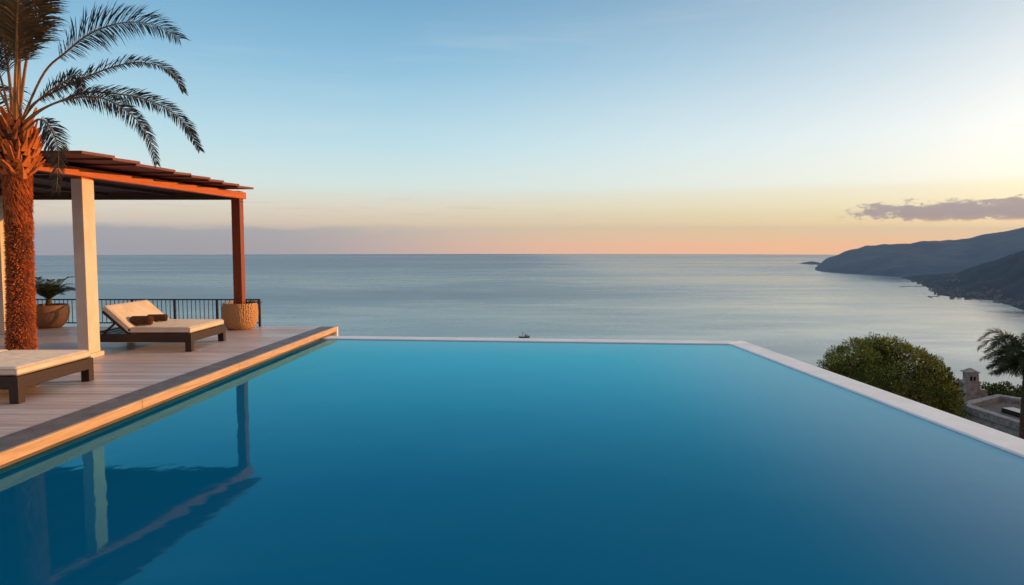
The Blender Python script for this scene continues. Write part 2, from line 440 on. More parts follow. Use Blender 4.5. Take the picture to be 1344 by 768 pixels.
mb = MB(); mb.box(-15600, 15600, -15600, 15600, -164, 430)
hz = mb.build('haze', [], origin=(0, 0, 0))
hm = bpy.data.materials.new('haze_air'); hm.use_nodes = True; hn = hm.node_tree; hn.nodes.clear()
ho = hn.nodes.new('ShaderNodeOutputMaterial'); hv = hn.nodes.new('ShaderNodeVolumePrincipled')
hv.inputs['Color'].default_value = (.30, .55, 1.0, 1); hv.inputs['Density'].default_value = 6.2e-5; hv.inputs['Anisotropy'].default_value = .0
hn.links.new(hv.outputs[0], ho.inputs['Volume']); hz.data.materials.append(hm)
tag(hz, kind='stuff')


def interp(tab, x):
    if x <= tab[0][0]: return tab[0][1]
    for (a, p), (b, q) in zip(tab, tab[1:]):
        if x <= b:
            return p + (q - p) * (x - a) / (b - a)
    return tab[-1][1]


def land(name, material, px0, px1, shore, ridge, dist, power, back, amp, sc, n=170, k=26):
    """A stretch of coast: shore line and ridge line, each at its own distance, with a back slope."""
    def pt(px, s):
        ds = P(px, interp(shore, px), SEA_Z).y
        dr = max(interp(dist, px), ds + 60)
        zr = max(Q(px, interp(ridge, px), dr).z, SEA_Z + 1)
        if s <= 1:
            y = ds + (dr - ds) * s; z = SEA_Z - 1 + (zr - SEA_Z + 1) * (s ** power)
        else:
            y = dr + back * (s - 1); z = zr + (SEA_Z - 8 - zr) * ((s - 1) ** 1.3)
        x = (px - CX) / FPX * y * math.cos(PITCH)
        q = Vector((x, y, z))
        env = min(1, s * 3) * (0.35 if abs(s - 1) < .12 else 1) * max(0.0, min(1, 2.0 - s))
        env *= min(1, (zr - SEA_Z) / 120)
        q.z += amp * env * (mnoise.fractal(Vector((x * sc, y * sc, 3.1)), 1.0, 2.1, 5))
        q.x += amp * .6 * env * mnoise.noise(Vector((x * sc * .7, y * sc * .7, 9)))
        return q
    mb = MB(); rows = []
    for i in range(n + 1):
        px = px0 + (px1 - px0) * (i / n) ** 1.25
        rows.append([pt(px, 2.0 * j / k) for j in range(k + 1)])
    mb.grid(rows)
    o = mb.build(name, material, smooth=True, origin=(rows[n // 2][0].x, rows[n // 2][0].y, SEA_Z))
    tag(o, kind='structure')
    return pt


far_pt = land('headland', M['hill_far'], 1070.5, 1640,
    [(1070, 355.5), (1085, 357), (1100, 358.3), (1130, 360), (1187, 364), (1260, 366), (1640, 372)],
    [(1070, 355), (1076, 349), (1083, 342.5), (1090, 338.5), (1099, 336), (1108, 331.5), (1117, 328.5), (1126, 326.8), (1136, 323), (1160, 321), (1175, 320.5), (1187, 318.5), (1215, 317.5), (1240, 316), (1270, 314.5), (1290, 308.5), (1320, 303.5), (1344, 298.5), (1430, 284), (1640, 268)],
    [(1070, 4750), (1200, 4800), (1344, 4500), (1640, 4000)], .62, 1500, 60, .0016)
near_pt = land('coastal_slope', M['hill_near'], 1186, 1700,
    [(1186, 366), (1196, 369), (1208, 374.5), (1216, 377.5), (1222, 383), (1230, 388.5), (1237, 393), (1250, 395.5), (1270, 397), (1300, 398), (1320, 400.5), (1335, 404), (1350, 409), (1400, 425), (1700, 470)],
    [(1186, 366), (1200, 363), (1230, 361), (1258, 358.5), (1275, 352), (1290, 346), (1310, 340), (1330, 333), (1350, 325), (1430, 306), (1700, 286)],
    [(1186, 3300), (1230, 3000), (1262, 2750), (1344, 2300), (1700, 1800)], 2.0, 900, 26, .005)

mb = MB(); rows = []
for i in range(15):
    a = i / 14
    px = 1058.5 + 19 * a; h = (13 + 7 * math.sin(a * 5) * a) * math.sin(math.pi * min(1, a * 1.15 + .02)) ** .6 + 2
    c0 = P(px, 346.5, SEA_Z); w = 220
    rows.append([Vector((c0.x, c0.y - w + 2 * w * j / 8, SEA_Z - 2 + (h * 1.4) * math.sin(math.pi * j / 8))) for j in range(9)])
mb.grid(rows)
tag(mb.build('islet', M['hill_far'], smooth=True), kind='structure')

# town on the far shore
rng = random.Random(5)
mb = MB(); mb.m = 0; mb.box(-.5, .5, -.5, .5, -1.2, .6); mb.m = 1
mb.face([(-.58, -.58, .6), (.58, -.58, .6), (.58, 0, .95), (-.58, 0, .95)]); mb.face([(.58, .58, .6), (-.58, .58, .6), (-.58, 0, .95), (.58, 0, .95)])
mb.m = 0; mb.face([(.5, -.5, .6), (.5, .5, .6), (.5, 0, .93)]); mb.face([(-.5, .5, .6), (-.5, -.5, .6), (-.5, 0, .93)])
proto = mb.build('town_house', [M['housewall'], M['houseroof']], origin=(0, 0, 0))
tag(proto, 'tiny pale house among dark trees in the town on the far shore', 'house', 'houses of the far shore town')
clusters = [(1192, .05, 5), (1206, .12, 7), (1222, .10, 8), (1240, .06, 10), (1250, .16, 10), (1262, .10, 10), (1285, .08, 9), (1296, .18, 8), (1310, .05, 9), (1325, .10, 6), (1338, .05, 5), (1240, .55, 8), (1255, .6, 6)]
first = True
for cx, cs, cnt in clusters:
    for i in range(cnt):
        px = cx + rng.gauss(0, 11); s = min(.95, cs + .03 + abs(rng.gauss(0, .16)))
        if px < 1190: continue
        p = near_pt(px, s)
        o = proto if first else proto.copy()
        if not first: COL.objects.link(o)
        first = False
        w = rng.uniform(4, 8)
        o.location = (p.x, p.y, p.z + .5 * w * .6); o.scale = (w * rng.uniform(.9, 1.8), w, w * rng.uniform(.6, .95)); o.rotation_euler = (0, 0, rng.uniform(-.5, .5))

for (px, py, L, nm, lab) in ((1200, 376.6, 40, 'jetty', 'long thin stone jetty reaching into the bay near the far town'), (1228, 390.4, 15, 'jetty', 'short stone jetty closest to the pool on the far shore'), (1191, 366.6, 22, 'jetty', 'stubby mole with pale end at the farthest tip of the town')):
    a = P(px, py, SEA_Z); mb = MB()
    rows = []
    for i in range(13):
        q = i / 12; x = a.x - L * 1.6 + L * 3.2 * q; y = a.y + 60 * math.sin(q * 2.2) - 20; w = 7 + 2 * math.sin(i * 2.1)
        rows.append([(x, y - w, SEA_Z - 1), (x, y - w * .6, SEA_Z + 1.2), (x, y + w * .6, SEA_Z + 1.3), (x, y + w, SEA_Z - 1)])
    mb.grid(rows); mb.face(rows[0]); mb.face(list(reversed(rows[-1])))
    tag(mb.build(nm, M['jetty']), lab, 'jetty')

# small boat on the open sea
bl = P(688, 443.5, SEA_Z); bt = empty('fishing_boat', bl, 'small dark fishing boat on the open sea just above the pool rim', 'boat')
mb = MB(); rows = []
for i in range(13):
    q = i / 12; x = -9 + 18 * q; w = 2.6 * math.sin(math.pi * min(1, .12 + q * .95)) ** .6 + .1; h = 2.0 + 1.8 * (q - .4) ** 2 * 3
    rows.append([bl + Vector((x, -w * .2, -.5)), bl + Vector((x, -w, h)), bl + Vector((x, w, h)), bl + Vector((x, w * .2, -.5))])
mb.grid(rows, True); mb.face(rows[0]); mb.face(list(reversed(rows[-1])))
mb.build('hull', M['boatdark'], bt)
mb = MB(); mb.box(bl.x + .5, bl.x + 6.5, bl.y - 1.6, bl.y + 1.6, bl.z + 2, bl.z + 5); mb.box(bl.x + 1, bl.x + 4, bl.y - 1.3, bl.y + 1.3, bl.z + 5, bl.z + 6.2)
mb.build('cabin', M['boatlight'], bt, bevel=.2)
mb = MB(); mb.tube([bl + Vector((-3, 0, 2)), bl + Vector((-3.1, 0, 9.5))], [.4, .25], 8); mb.tube([bl + Vector((-3, 0, 7)), bl + Vector((-.5, 0, 8.4))], .2, 6); mb.tube([bl + Vector((-3, 0, 9)), bl + Vector((1.5, 0, 6.2))], .12, 5)
mb.build('mast', M['boatdark'], bt)

# ------------------------------------------------------------------ the slope below the pool
def ground(x, y):
    z = -2.0 - .16 * max(0, x - 5) - .10 * max(0, y - 8)
    w = max(0.0, min(1, (x - 6) / 14)); yd = 16 + 32 * w * w * (3 - 2 * w)
    z -= .85 * max(0, y - yd)
    z -= .10 * max(0, -x - 18) * 1.5
    if x > 30: z += 7.0 * (lambda q: q * q * (3 - 2 * q))(max(0, min(1, (x - 33.5) / 7))) * (lambda q: q * q * (3 - 2 * q))(max(0, min(1, (54 - y) / 9)))  # added mound out of view, raised to shade the stone house
    z += .25 * mnoise.fractal(Vector((x * .12, y * .12, 0)), 1, 2, 4)
    return max(z, SEA_Z - 8)

mb = MB(); rows = []
ys = [-45 + i * 1.4 for i in range(90)] + [82 + i * 5 for i in range(36)]
xs = [-110 + i * 4 for i in range(25)] + [-9 + i * 1.3 for i in range(60)] + [70 + i * 5 for i in range(30)]
for y in ys: rows.append([Vector((x, y, ground(x, y))) for x in xs])
mb.grid(rows)
tag(mb.build('terrain', M['terrain'], smooth=True, origin=(0, 0, -3)), kind='structure')

# ------------------------------------------------------------------ pool
WZ, RZ = -.150, -.130
def ledge(y): return -4.30 + .0519 * (y - 5.73)        # outer face of the edge board
def fin(x): return 13.95 - .097 * (x + 3.61)            # inner line of the far rim
def rin(y): return 4.24 - .051 * (y - 13.19)          # inner line of the right rim
NY = 2.75
xr = 4.24; yr = fin(xr)
mb = MB(); rows = []
N = 24
for j in range(N + 1):
    q = j / N; row = []
    for i in range(N + 1):
        p = i / N
        xl = -4.6 if True else 0
        yy = NY - .05 + (fin(0) - NY + .1) * q
        x = xl + (rin(yy) + .03 - xl) * p
        y = NY - .05 + (fin(x) + .03 - NY + .05) * q
        row.append(Vector((x, y, WZ)))
    rows.append(row)
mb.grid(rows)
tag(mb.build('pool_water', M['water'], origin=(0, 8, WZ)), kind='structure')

RW = .42
pr = empty('pool_parapet', (4.4, 9, -2.5), 'smooth white stone rim round the seaward and right sides of the infinity pool', 'pool wall')
mb = MB()
A = (-4.4, fin(-4.4)); B = (xr, yr); B2 = (xr + RW, yr + RW - .02); A2 = (-4.4, fin(-4.4) + RW)
mb.prism([A, B, B2, A2], -2.9, RZ); mb.build('far_wall', M['rim'], pr, bevel=.025)
mb = MB(); C_ = (rin(NY - 1.2), NY - 1.2)
mb.prism([C_, (C_[0] + RW + .03, C_[1]), (B2[0] + .001, B2[1] - .001), (B[0] + .001, B[1] - .001)], -2.9, RZ); mb.build('side_wall', M['rim'], pr, bevel=.025)

# near terrace behind the camera position
mb = MB(); mb.box(-14.3, rin(NY) - .002, -9, NY, -2.9, -.02)
tag(mb.build('patio', M['paving']), kind='structure')

# ------------------------------------------------------------------ deck
DFAR = 15.0
EB, SLAB = .05, .25
def slab_in(y): return ledge(y) - EB - interp([(5, .36), (15, .30)], y)
rng = random.Random(3)
mb = MB()
y = NY + .02
while y < DFAR - .01:
    y1 = min(y + BP - .009, DFAR)
    xe = slab_in((y + y1) / 2) + .06
    x = -14.3 + rng.uniform(-2.5, 0)
    while x < xe:
        x2 = min(x + rng.uniform(2.6, 4.2), xe)
        if xe - x2 < .8: x2 = xe
        if x2 < -14.2: x = x2; continue
        dz = rng.uniform(-.0012, .0012)
        mb.box(max(x, -14.3), x2 - .003, y, y1, -.03, dz)
        x = x2
    y += BP
dk = mb.build('deck', M['deck'], bevel=.003, origin=(-8, 9, 0)); tag(dk, kind='structure')
mb = MB(); mb.prism([(-14.3, NY + .005), (slab_in(NY) - .05, NY + .005), (slab_in(DFAR) - .05, DFAR - .01), (-14.3, DFAR - .01)], -2.9, -.034)
tag(mb.build('deck_base', M['skirting'], origin=(-10, 9, -2.9)), kind='structure')

cp = empty('pool_coping', (ledge(9), 9, -.2), 'long dark grey coping with pale sunlit edge board along the deck', 'pool coping')
mb = MB(); y = NY + .01; FE = 14.86
while y < FE - .01:
    y1 = min(y + 3.0, FE)
    mb.prism([(slab_in(y), y), (ledge(y) - EB - .003, y), (ledge(y1) - EB - .003, y1 - .003), (slab_in(y1), y1 - .003)], -.06, .008)
    y = y1
mb.build('coping_slab', M['slate'], cp, bevel=.004)
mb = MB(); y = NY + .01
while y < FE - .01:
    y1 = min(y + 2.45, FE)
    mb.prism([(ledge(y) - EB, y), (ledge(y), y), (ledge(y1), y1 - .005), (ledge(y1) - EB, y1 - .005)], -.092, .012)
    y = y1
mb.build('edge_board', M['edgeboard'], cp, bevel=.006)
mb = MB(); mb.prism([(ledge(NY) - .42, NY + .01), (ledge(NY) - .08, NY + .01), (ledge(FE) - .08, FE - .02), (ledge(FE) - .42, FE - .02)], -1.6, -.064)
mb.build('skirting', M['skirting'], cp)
mb = MB(); mb.prism([(ledge(FE) - .38, FE - .018), (ledge(FE) - .004, FE - .018), (ledge(FE) - .004, FE + .1), (ledge(FE) - .38, FE + .1)], -1.6, -.005)
mb.build('end_block', M['rim'], cp, bevel=.006)

# ------------------------------------------------------------------ railing
rl_ = empty('railing', (-9, 14.93, 0), 'low black metal railing with thin balusters along the seaward edge of the deck', 'railing')
RY, RH = 14.93, .61
xe = Q(340.5, 400, RY).x; xs_ = -14.2
mb = MB(); mb.box(xs_, xe + .02, RY - .022, RY + .022, RH - .028, RH); mb.build('top_rail', M['iron'], rl_, bevel=.004)
mb = MB(); mb.box(xs_, xe, RY - .015, RY + .015, .07, .095); mb.build('bottom_rail', M['iron'], rl_)
mb = MB(); mb.box(xe - .022, xe + .022, RY - .0225, RY + .0225, 0, RH - .0285); first_post = mb.build('post', M['iron'], rl_)
mb = MB(); mb.box(xe - .09 - .006, xe - .09 + .006, RY - .006, RY + .006, .0945, RH - .0275); first_bal = mb.build('baluster', M['iron'], rl_)
i = 1; x = .93
while xe - x > xs_:
    o = first_post.copy(); COL.objects.link(o); o.parent = rl_; o.location.x = -x; x += .93
k = 1
while k * .0935 < xe - xs_ - .15 and k < 92:
    if (k + 1) % 10:
        o = first_bal.copy(); COL.objects.link(o); o.parent = rl_; o.location.x = -k * .0935
    k += 1

# ------------------------------------------------------------------ pergola
pg = empty('pergola', (-8.6, 12.5, 0), 'timber pergola with an overlapping plank roof, one white column and red wood posts', 'pergola')
cx0, cy0 = Q(117, 468, 10.62).x, 10.62                      # column's front right corner
bsl = (Q(318, 400, 14.4).x - cx0) / (14.4 - cy0)
def bx(y): return cx0 + bsl * (y - cy0)                    # right face of the side beam
CT = 2.80
mb = MB(); mb.prism([(cx0 - .175, cy0), (cx0, cy0), (cx0 - .005, cy0 + .31), (cx0 - .175, cy0 + .31)], 0.001, CT)
colm = mb.build('column', M['plaster'], pg, bevel=.008)
mb = MB(); mb.box(cx0 - .205, cx0 + .045, cy0 - .03, cy0 + .34, .002, .075); mb.build('plinth', M['plaster'], colm, bevel=.006)
mb = MB(); mb.box(cx0 - .165, cx0 - .012, cy0 + .012, cy0 + .29, CT, 2.90); mb.build('column_cap', M['redwood'], colm)
py0 = 14.4; pxr = bx(py0)
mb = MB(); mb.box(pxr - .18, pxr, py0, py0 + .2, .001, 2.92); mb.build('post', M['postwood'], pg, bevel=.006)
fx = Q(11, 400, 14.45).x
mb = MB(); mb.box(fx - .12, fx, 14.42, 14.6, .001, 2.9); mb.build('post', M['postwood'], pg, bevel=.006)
fx2 = Q(4.5, 400, 13.6).x
mb = MB(); mb.box(fx2 - .3, fx2, 13.6, 13.9, .001, 2.78); c2 = mb.build('column', M['plaster'], pg, bevel=.008)
mb = MB(); mb.box(fx2 - .33, fx2 + .05, 13.57, 13.93, .002, .07); mb.build('plinth', M['plaster'], c2, bevel=.006)

def zb(y, a, b): return a + (b - a) * (y - 9.5) / (14.42 - 9.5)
ya, yb = 9.5, 14.62
z0a, z1a = Q(53, 218.5, 9.5).z, Q(53, 206, 9.5).z
z0b, z1b = Q(312, 260.5, 14.42).z, Q(312, 251.5, 14.42).z
def beam(name, off, w, yA, yB, mt, dz=0.0):
    mb = MB()
    a0, a1 = zb(yA, z0a, z0b), zb(yA, z1a, z1b); b0, b1 = zb(yB, z0a, z0b), zb(yB, z1a, z1b)
    mb.hexa([(bx(yA) - w + off, yA, a0 + dz), (bx(yA) + off, yA, a0 + dz), (bx(yB) + off, yB, b0 + dz), (bx(yB) - w + off, yB, b0 + dz),
             (bx(yA) - w + off, yA, a1), (bx(yA) + off, yA, a1), (bx(yB) + off, yB, b1), (bx(yB) - w + off, yB, b1)])
    return mb.build(name, mt, pg, bevel=.006)
beam('side_beam', .005, .13, 9.5, yb, M['redwood'])
beam('side_beam', -5.6, .13, 9.5, yb, M['redwood'])
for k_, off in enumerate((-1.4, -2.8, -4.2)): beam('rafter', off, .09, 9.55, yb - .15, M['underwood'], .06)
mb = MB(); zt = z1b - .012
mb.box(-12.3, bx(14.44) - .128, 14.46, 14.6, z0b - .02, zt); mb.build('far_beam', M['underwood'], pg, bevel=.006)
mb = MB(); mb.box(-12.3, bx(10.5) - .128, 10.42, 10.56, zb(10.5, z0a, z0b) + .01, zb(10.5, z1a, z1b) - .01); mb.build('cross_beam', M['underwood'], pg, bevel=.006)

for bx_, by_, bz_ in ((pxr, py0 + .06, 2.70), (pxr, py0 + .14, 2.70), (pxr, py0 + .10, 2.62)):
    mb = MB(); mb.tube([(bx_ - .004, by_, bz_), (bx_ + .010, by_, bz_)], .012, 10); mb.build('bolt', M['iron'], pg)

# roof planks: right-hand edge follows the line found in the photograph, each plank lapping the next
steps = [8.9, 9.6, 10.22, 10.79, 11.76, 12.22, 12.78, 13.26, 13.84, 14.45]
def rx(y): return -6.0 + .115 * (y - 9.6)
R0, R1 = Q(112, 198, 9.6).z, Q(333, 248, 14.45).z
def rz(y): return R0 + (R1 - R0) * (y - 9.6) / 4.85
rf = None
mb = MB()
rg = random.Random(2)
for a, b2 in zip(steps[1:], steps[2:]):
    za, zb_ = rz(a) + .004, rz(b2) + .036
    e = rg.uniform(-.02, .02); L = -12.6
    th = .042
    b3 = b2 + .05
    mb.hexa([(L, a, za - th), (rx(a) + e, a, za - th), (rx(b3) + e, b3, zb_ - th), (L, b3, zb_ - th), (L, a, za), (rx(a) + e, a, za), (rx(b3) + e, b3, zb_), (L, b3, zb_)])
rf = mb.build('roof', M['roofwood'], pg, bevel=.004)
# ceiling slats under the planks
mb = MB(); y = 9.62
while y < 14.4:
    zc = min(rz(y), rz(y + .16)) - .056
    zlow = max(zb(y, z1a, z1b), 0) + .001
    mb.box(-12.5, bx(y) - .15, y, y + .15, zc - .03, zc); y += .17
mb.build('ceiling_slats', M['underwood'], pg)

# ------------------------------------------------------------------ planters
def pot_profile(r, h): return [(0, .002), (r * .62, .002), (r * .70, .012), (r * .84, h * .12), (r * .95, h * .30), (r, h * .52), (r * 1.0, h * .70), (r * .975, h * .88), (r * .94, h), (r * .90, h), (r * .88, h * .93), (r * .86, h * .86)]
pc = Vector((pxr - .09, py0 + .1, 0)); pr_ = .365
pl = empty('planter', pc, 'dimpled tan stone planter round the foot of the red wood post', 'planter')
mb = MB(); mb.lathe(pot_profile(pr_, .56), pc, 48); mb.build('pot', M['pot'], pl, smooth=True)
mb = MB(); mb.lathe([(0, .49), (pr_ * .87, .485)], pc, 24); mb.build('soil', M['soil'], pl, smooth=True)
mb = MB(); rg = random.Random(4)
for i in range(70):
    b0 = pc + Vector((rg.uniform(.08, .3), rg.uniform(.05, .25), .48)); dv = Vector((rg.uniform(-1, 1), rg.uniform(-1, 1), rg.uniform(.4, 1.6))).normalized() * rg.uniform(.08, .2)
    sd = dv.cross(Vector((rg.uniform(-1, 1), rg.uniform(-1, 1), .3))).normalized() * .012
    mb.face([b0, b0 + dv * .5 + sd, b0 + dv, b0 + dv * .5 - sd])
mb.build('sprig', M['cycad'], pl)


def catmull(pts, n):
    out = []; pts = [Vector(p) for p in pts]
    ext = [pts[0] * 2 - pts[1]] + pts + [pts[-1] * 2 - pts[-2]]
    m_ = len(pts) - 1
    for i in range(n + 1):
        u_ = i / n * m_; k = min(int(u_), m_ - 1); f = u_ - k
        p0, p1, p2, p3 = ext[k:k + 4]
        out.append(.5 * ((2 * p1) + (p2 - p0) * f + (2 * p0 - 5 * p1 + 4 * p2 - p3) * f * f + (3 * p1 - p0 - 3 * p2 + p3) * f ** 3))
    return out


def frond(mb, pts, nrm, L, n, w=.022, r0=.02, start=.15, fwd=.65, droop=.25, la=1.0, lb=1.0, rg=random, vee=.25, leafm=0, stemm=1, jit=.18, double=1):
    """rachis tube and leaflets on both sides; nrm is the leaf plane's normal."""
    path = catmull(pts, 40)
    mb.m = stemm
    mb.tube(path, [r0 * (1 - .86 * i / 40) for i in range(41)], 5, False)
    mb.m = leafm
    for i in range(n):
        tt = start + (1 - start) * (i + rg.random() * .6) / n
        u_ = tt * 40; k = min(int(u_), 39); f = u_ - k
        p = path[k].lerp(path[k + 1], f); tg = (path[k + 1] - path[k]).normalized()
        nn = (Vector(nrm) - tg * Vector(nrm).dot(tg)).normalized(); sd = nn.cross(tg).normalized()
        q = (tt - start) / (1 - start)
        prof = (min(1, .35 + q * 3.2)) * (1 - .72 * q ** 1.6)
        fw = fwd + .6 * q * q
        for sgn, ll in ((1, la), (-1, lb)):
            if rg.random() < .04: continue
            l = L * prof * ll * rg.uniform(.78, 1.12)
            dv = (sd * sgn + tg * fw * rg.uniform(.75, 1.25) + nn * (vee + rg.uniform(-jit, jit) * 1.6) + sd * rg.uniform(-jit, jit) * .5).normalized()
            wv = dv.cross(nn + sd * rg.uniform(-.9, .9)).normalized() * w * .5 * (.6 + .4 * prof)
            dr = Vector((0, 0, -1)) * droop * l
            a = p; m1 = p + dv * l * .35 + dr * .08; m2 = p + dv * l * .7 + dr * .42; e = p + dv * l + dr * rg.uniform(.75, 1.15)
            b_ = len(mb.v)
            mb.v += [a - wv * .45, a + wv * .45, m1 + wv, m1 - wv, m2 + wv * .75, m2 - wv * .75, e]
            mb.f += [(b_, b_ + 1, b_ + 2, b_ + 3), (b_ + 3, b_ + 2, b_ + 4, b_ + 5), (b_ + 5, b_ + 4, b_ + 6)]; mb.mi += [leafm] * 3


# potted cycad
px_ = Q(65, 420, 15).x; cc = Vector((Q(65, 420, 14.75).x, 14.75, 0))
pp = empty('potted_palm', cc, 'small dark cycad palm in a round brown clay pot beside the palm trunk', 'potted plant')
mb = MB(); mb.lathe([(0, .002), (.19, .002), (.23, .015), (.31, .10), (.365, .22), (.385, .34), (.378, .46), (.362, .50), (.335, .50), (.325, .46), (.32, .43)], cc, 40); mb.build('pot', M['clay'], pp, smooth=True)
mb = MB(); mb.lathe([(0, .45), (.31, .44)], cc, 24); mb.build('soil', M['soil'], pp, smooth=True)
mb = MB(); mb.lathe([(.06, .42), (.065, .52), (.045, .62), (0, .64)], cc, 14); mb.build('stem', M['bark'], pp)
rg = random.Random(12)
for i in range(30):
    a = i * 2.399 + .3; lift = .0 + .5 * rg.random() if i % 5 else .75
    L = rg.uniform(.60, .74); c0 = cc + Vector((0, 0, .6)); h = Vector((math.cos(a), math.sin(a), 0))
    pts = [c0, c0 + h * L * .25 + Vector((0, 0, L * (.16 + .28 * lift))), c0 + h * L * (.6 - .12 * lift) + Vector((0, 0, L * (.24 + .58 * lift))), c0 + h * L * (.98 - .3 * lift) + Vector((0, 0, L * (.16 + .78 * lift)))]
    mb = MB(); frond(mb, pts, Vector((0, 0, 1)) - h * .4, 0.19, 44, .014, .010, .16, .75, .12, rg=rg)
    mb.build('frond', [M['cycad'], M['cycad']], pp)

# ------------------------------------------------------------------ sun loungers
LL, LW = 1.80, 1.37
def lounger(loc, label, raised):
    t_ = empty('sun_lounger', loc, label, 'sun lounger', 'sun loungers on the deck')
    ox, oy, oz = loc                                          # base centre; +X is the foot end
    x0, x1, y0, y1 = ox - LL / 2, ox + LL / 2, oy - LW / 2, oy + LW / 2
    mb = MB()
    mb.box(x0, x1, y0, y0 + .07, .16, .30); mb.box(x0, x1, y1 - .07, y1, .16, .30)
    mb.box(x1 - .07, x1, y0 + .07, y1 - .07, .162, .298); mb.box(x0, x0 + .07, y0 + .07, y1 - .07, .162, .298)
    mb.build('frame', M['wicker'], t_, bevel=.006)
    mb = MB()
    for k in range(9): mb.box(x0 + .1 + k * .185, x0 + .22 + k * .185, y0 + .068, y1 - .068, .262, .282)
    mb.build('slat_base', M['wicker'], t_)
    for sx, sy in ((x1 - .105, y0 - .003), (x1 - .105, y1 - .102), (x0 + .0, y0 - .003), (x0 + .0, y1 - .102)):
        mb = MB(); mb.box(sx, sx + .108, sy, sy + .105, .001, .302); mb.build('leg', M['wicker'], t_, bevel=.006)
    hx = ox - LL / 2 + .74
    def pad(mb, a, b, yA, yB, th, n1=14, n2=14):              # rounded slab from edge a to edge b (x, z) with thickness th
        a = Vector((a[0], 0, a[1])); b = Vector((b[0], 0, b[1])); d_ = (b - a); up = Vector((-d_.z, 0, d_.x)).normalized()
        def sup(v): return math.copysign(min(1, abs(v)), v)
        rows = []
        for side in (1, -1):
            rr = []
            for i in range(n1 + 1):
                row = []
                for j in range(n2 + 1):
                    u_, v_ = i / n1, j / n2
                    eu = min(u_, 1 - u_) * d_.length; ev = min(v_, 1 - v_) * (yB - yA); e = min(eu, ev)
                    rd = .035; k = 1 - (1 - min(1, e / rd)) ** 2
                    hh = th * .5 + side * th * .5 * (.45 + .55 * math.sqrt(max(0, k)))
                    puff = side * .008 * math.sin(math.pi * u_) * math.sin(math.pi * v_) if side > 0 else 0
                    row.append(a + d_ * u_ + Vector((0, yA + (yB - yA) * v_, 0)) + up * (hh + puff))
                rr.append(row)
            rows.append(rr)
        top, bot = rows
        mb.grid([list(reversed(r)) for r in top]) if False else mb.grid(top)
        mb.grid([list(reversed(r)) for r in bot])
        per = lambda g: [g[0][j] for j in range(n2 + 1)] + [g[i][n2] for i in range(1, n1 + 1)] + [g[n1][j] for j in range(n2 - 1, -1, -1)] + [g[i][0] for i in range(n1 - 1, 0, -1)]
        mb.grid([per(bot), per(top)], True)
    def uni(n, edge): return n
    mb = MB(); pad(mb, (hx + .004, .304), (x1 - .02, .304), y0 + .02, y1 - .02, .105, 44, 44); cu = mb.build('seat_cushion', M['cushion'], t_, smooth=True)
    def piping(a, b, yA, yB, par):
        a = Vector((a[0], 0, a[1])); b = Vector((b[0], 0, b[1])); d_ = (b - a).normalized(); up = Vector((-d_.z, 0, d_.x)); mb = MB()
        for hgt in (.026, .084):
            q = [a + up * hgt, b + up * hgt]; k = .012
            ring = [Vector((q[0].x, yA, q[0].z)) + d_ * k, Vector((q[1].x, yA, q[1].z)) - d_ * k, Vector((q[1].x, yA + k, q[1].z)), Vector((q[1].x, yB - k, q[1].z)), Vector((q[1].x, yB, q[1].z)) - d_ * k, Vector((q[0].x, yB, q[0].z)) + d_ * k, Vector((q[0].x, yB - k, q[0].z)), Vector((q[0].x, yA + k, q[0].z))]
            mb.tube(ring + ring[:2], .0065, 6, False)
        mb.build('piping', M['piping'], par, smooth=True)
    piping((hx + .004, .304), (x1 - .02, .304), y0 + .02, y1 - .02, cu)
    if raised:
        bxx, bz = hx - .43, .70
    else:
        bxx, bz = x0 + .02, .306
    mb = MB(); pad(mb, (bxx, bz), (hx - .004, .31), y0 + .02, y1 - .02, .105, 30, 44); bcu = mb.build('back_cushion', M['cushion'], t_, smooth=True); piping((bxx, bz), (hx - .004, .31), y0 + .02, y1 - .02, bcu)
    if raised:
        mb = MB()
        for yy in (y0 + .06, y1 - .06): mb.bar((hx, yy, .29), (bxx - .0, yy, bz - .03), .04, .035, (0, 1, 0))
        mb.bar((bxx + .02, y0 + .06, bz - .045), (bxx + .02, y1 - .06, bz - .045), .035, .035)
        bf = mb.build('back_frame', M['wicker'], t_)
        mb = MB()
        for yy in (y0 + .1, y1 - .1): mb.bar((hx - .24, yy, .48), (hx - .46, yy, .29), .03, .03, (0, 1, 0))
        mb.build('strut', M['wicker'], t_)
    return t_

f2 = Q(249, 462, 11.3); 
lounger((f2.x - LL / 2 + .03, 11.3 + LW / 2, 0), 'cream cushioned lounger with raised backrest and two rolled towels beside the white column', True)
n1_ = P(8, 533, 0)
lounger((-5.49 - LL / 2, 7.5 + LW / 2, 0), 'flat cream cushioned lounger closest to the pool, in front of the palm trunk', False)

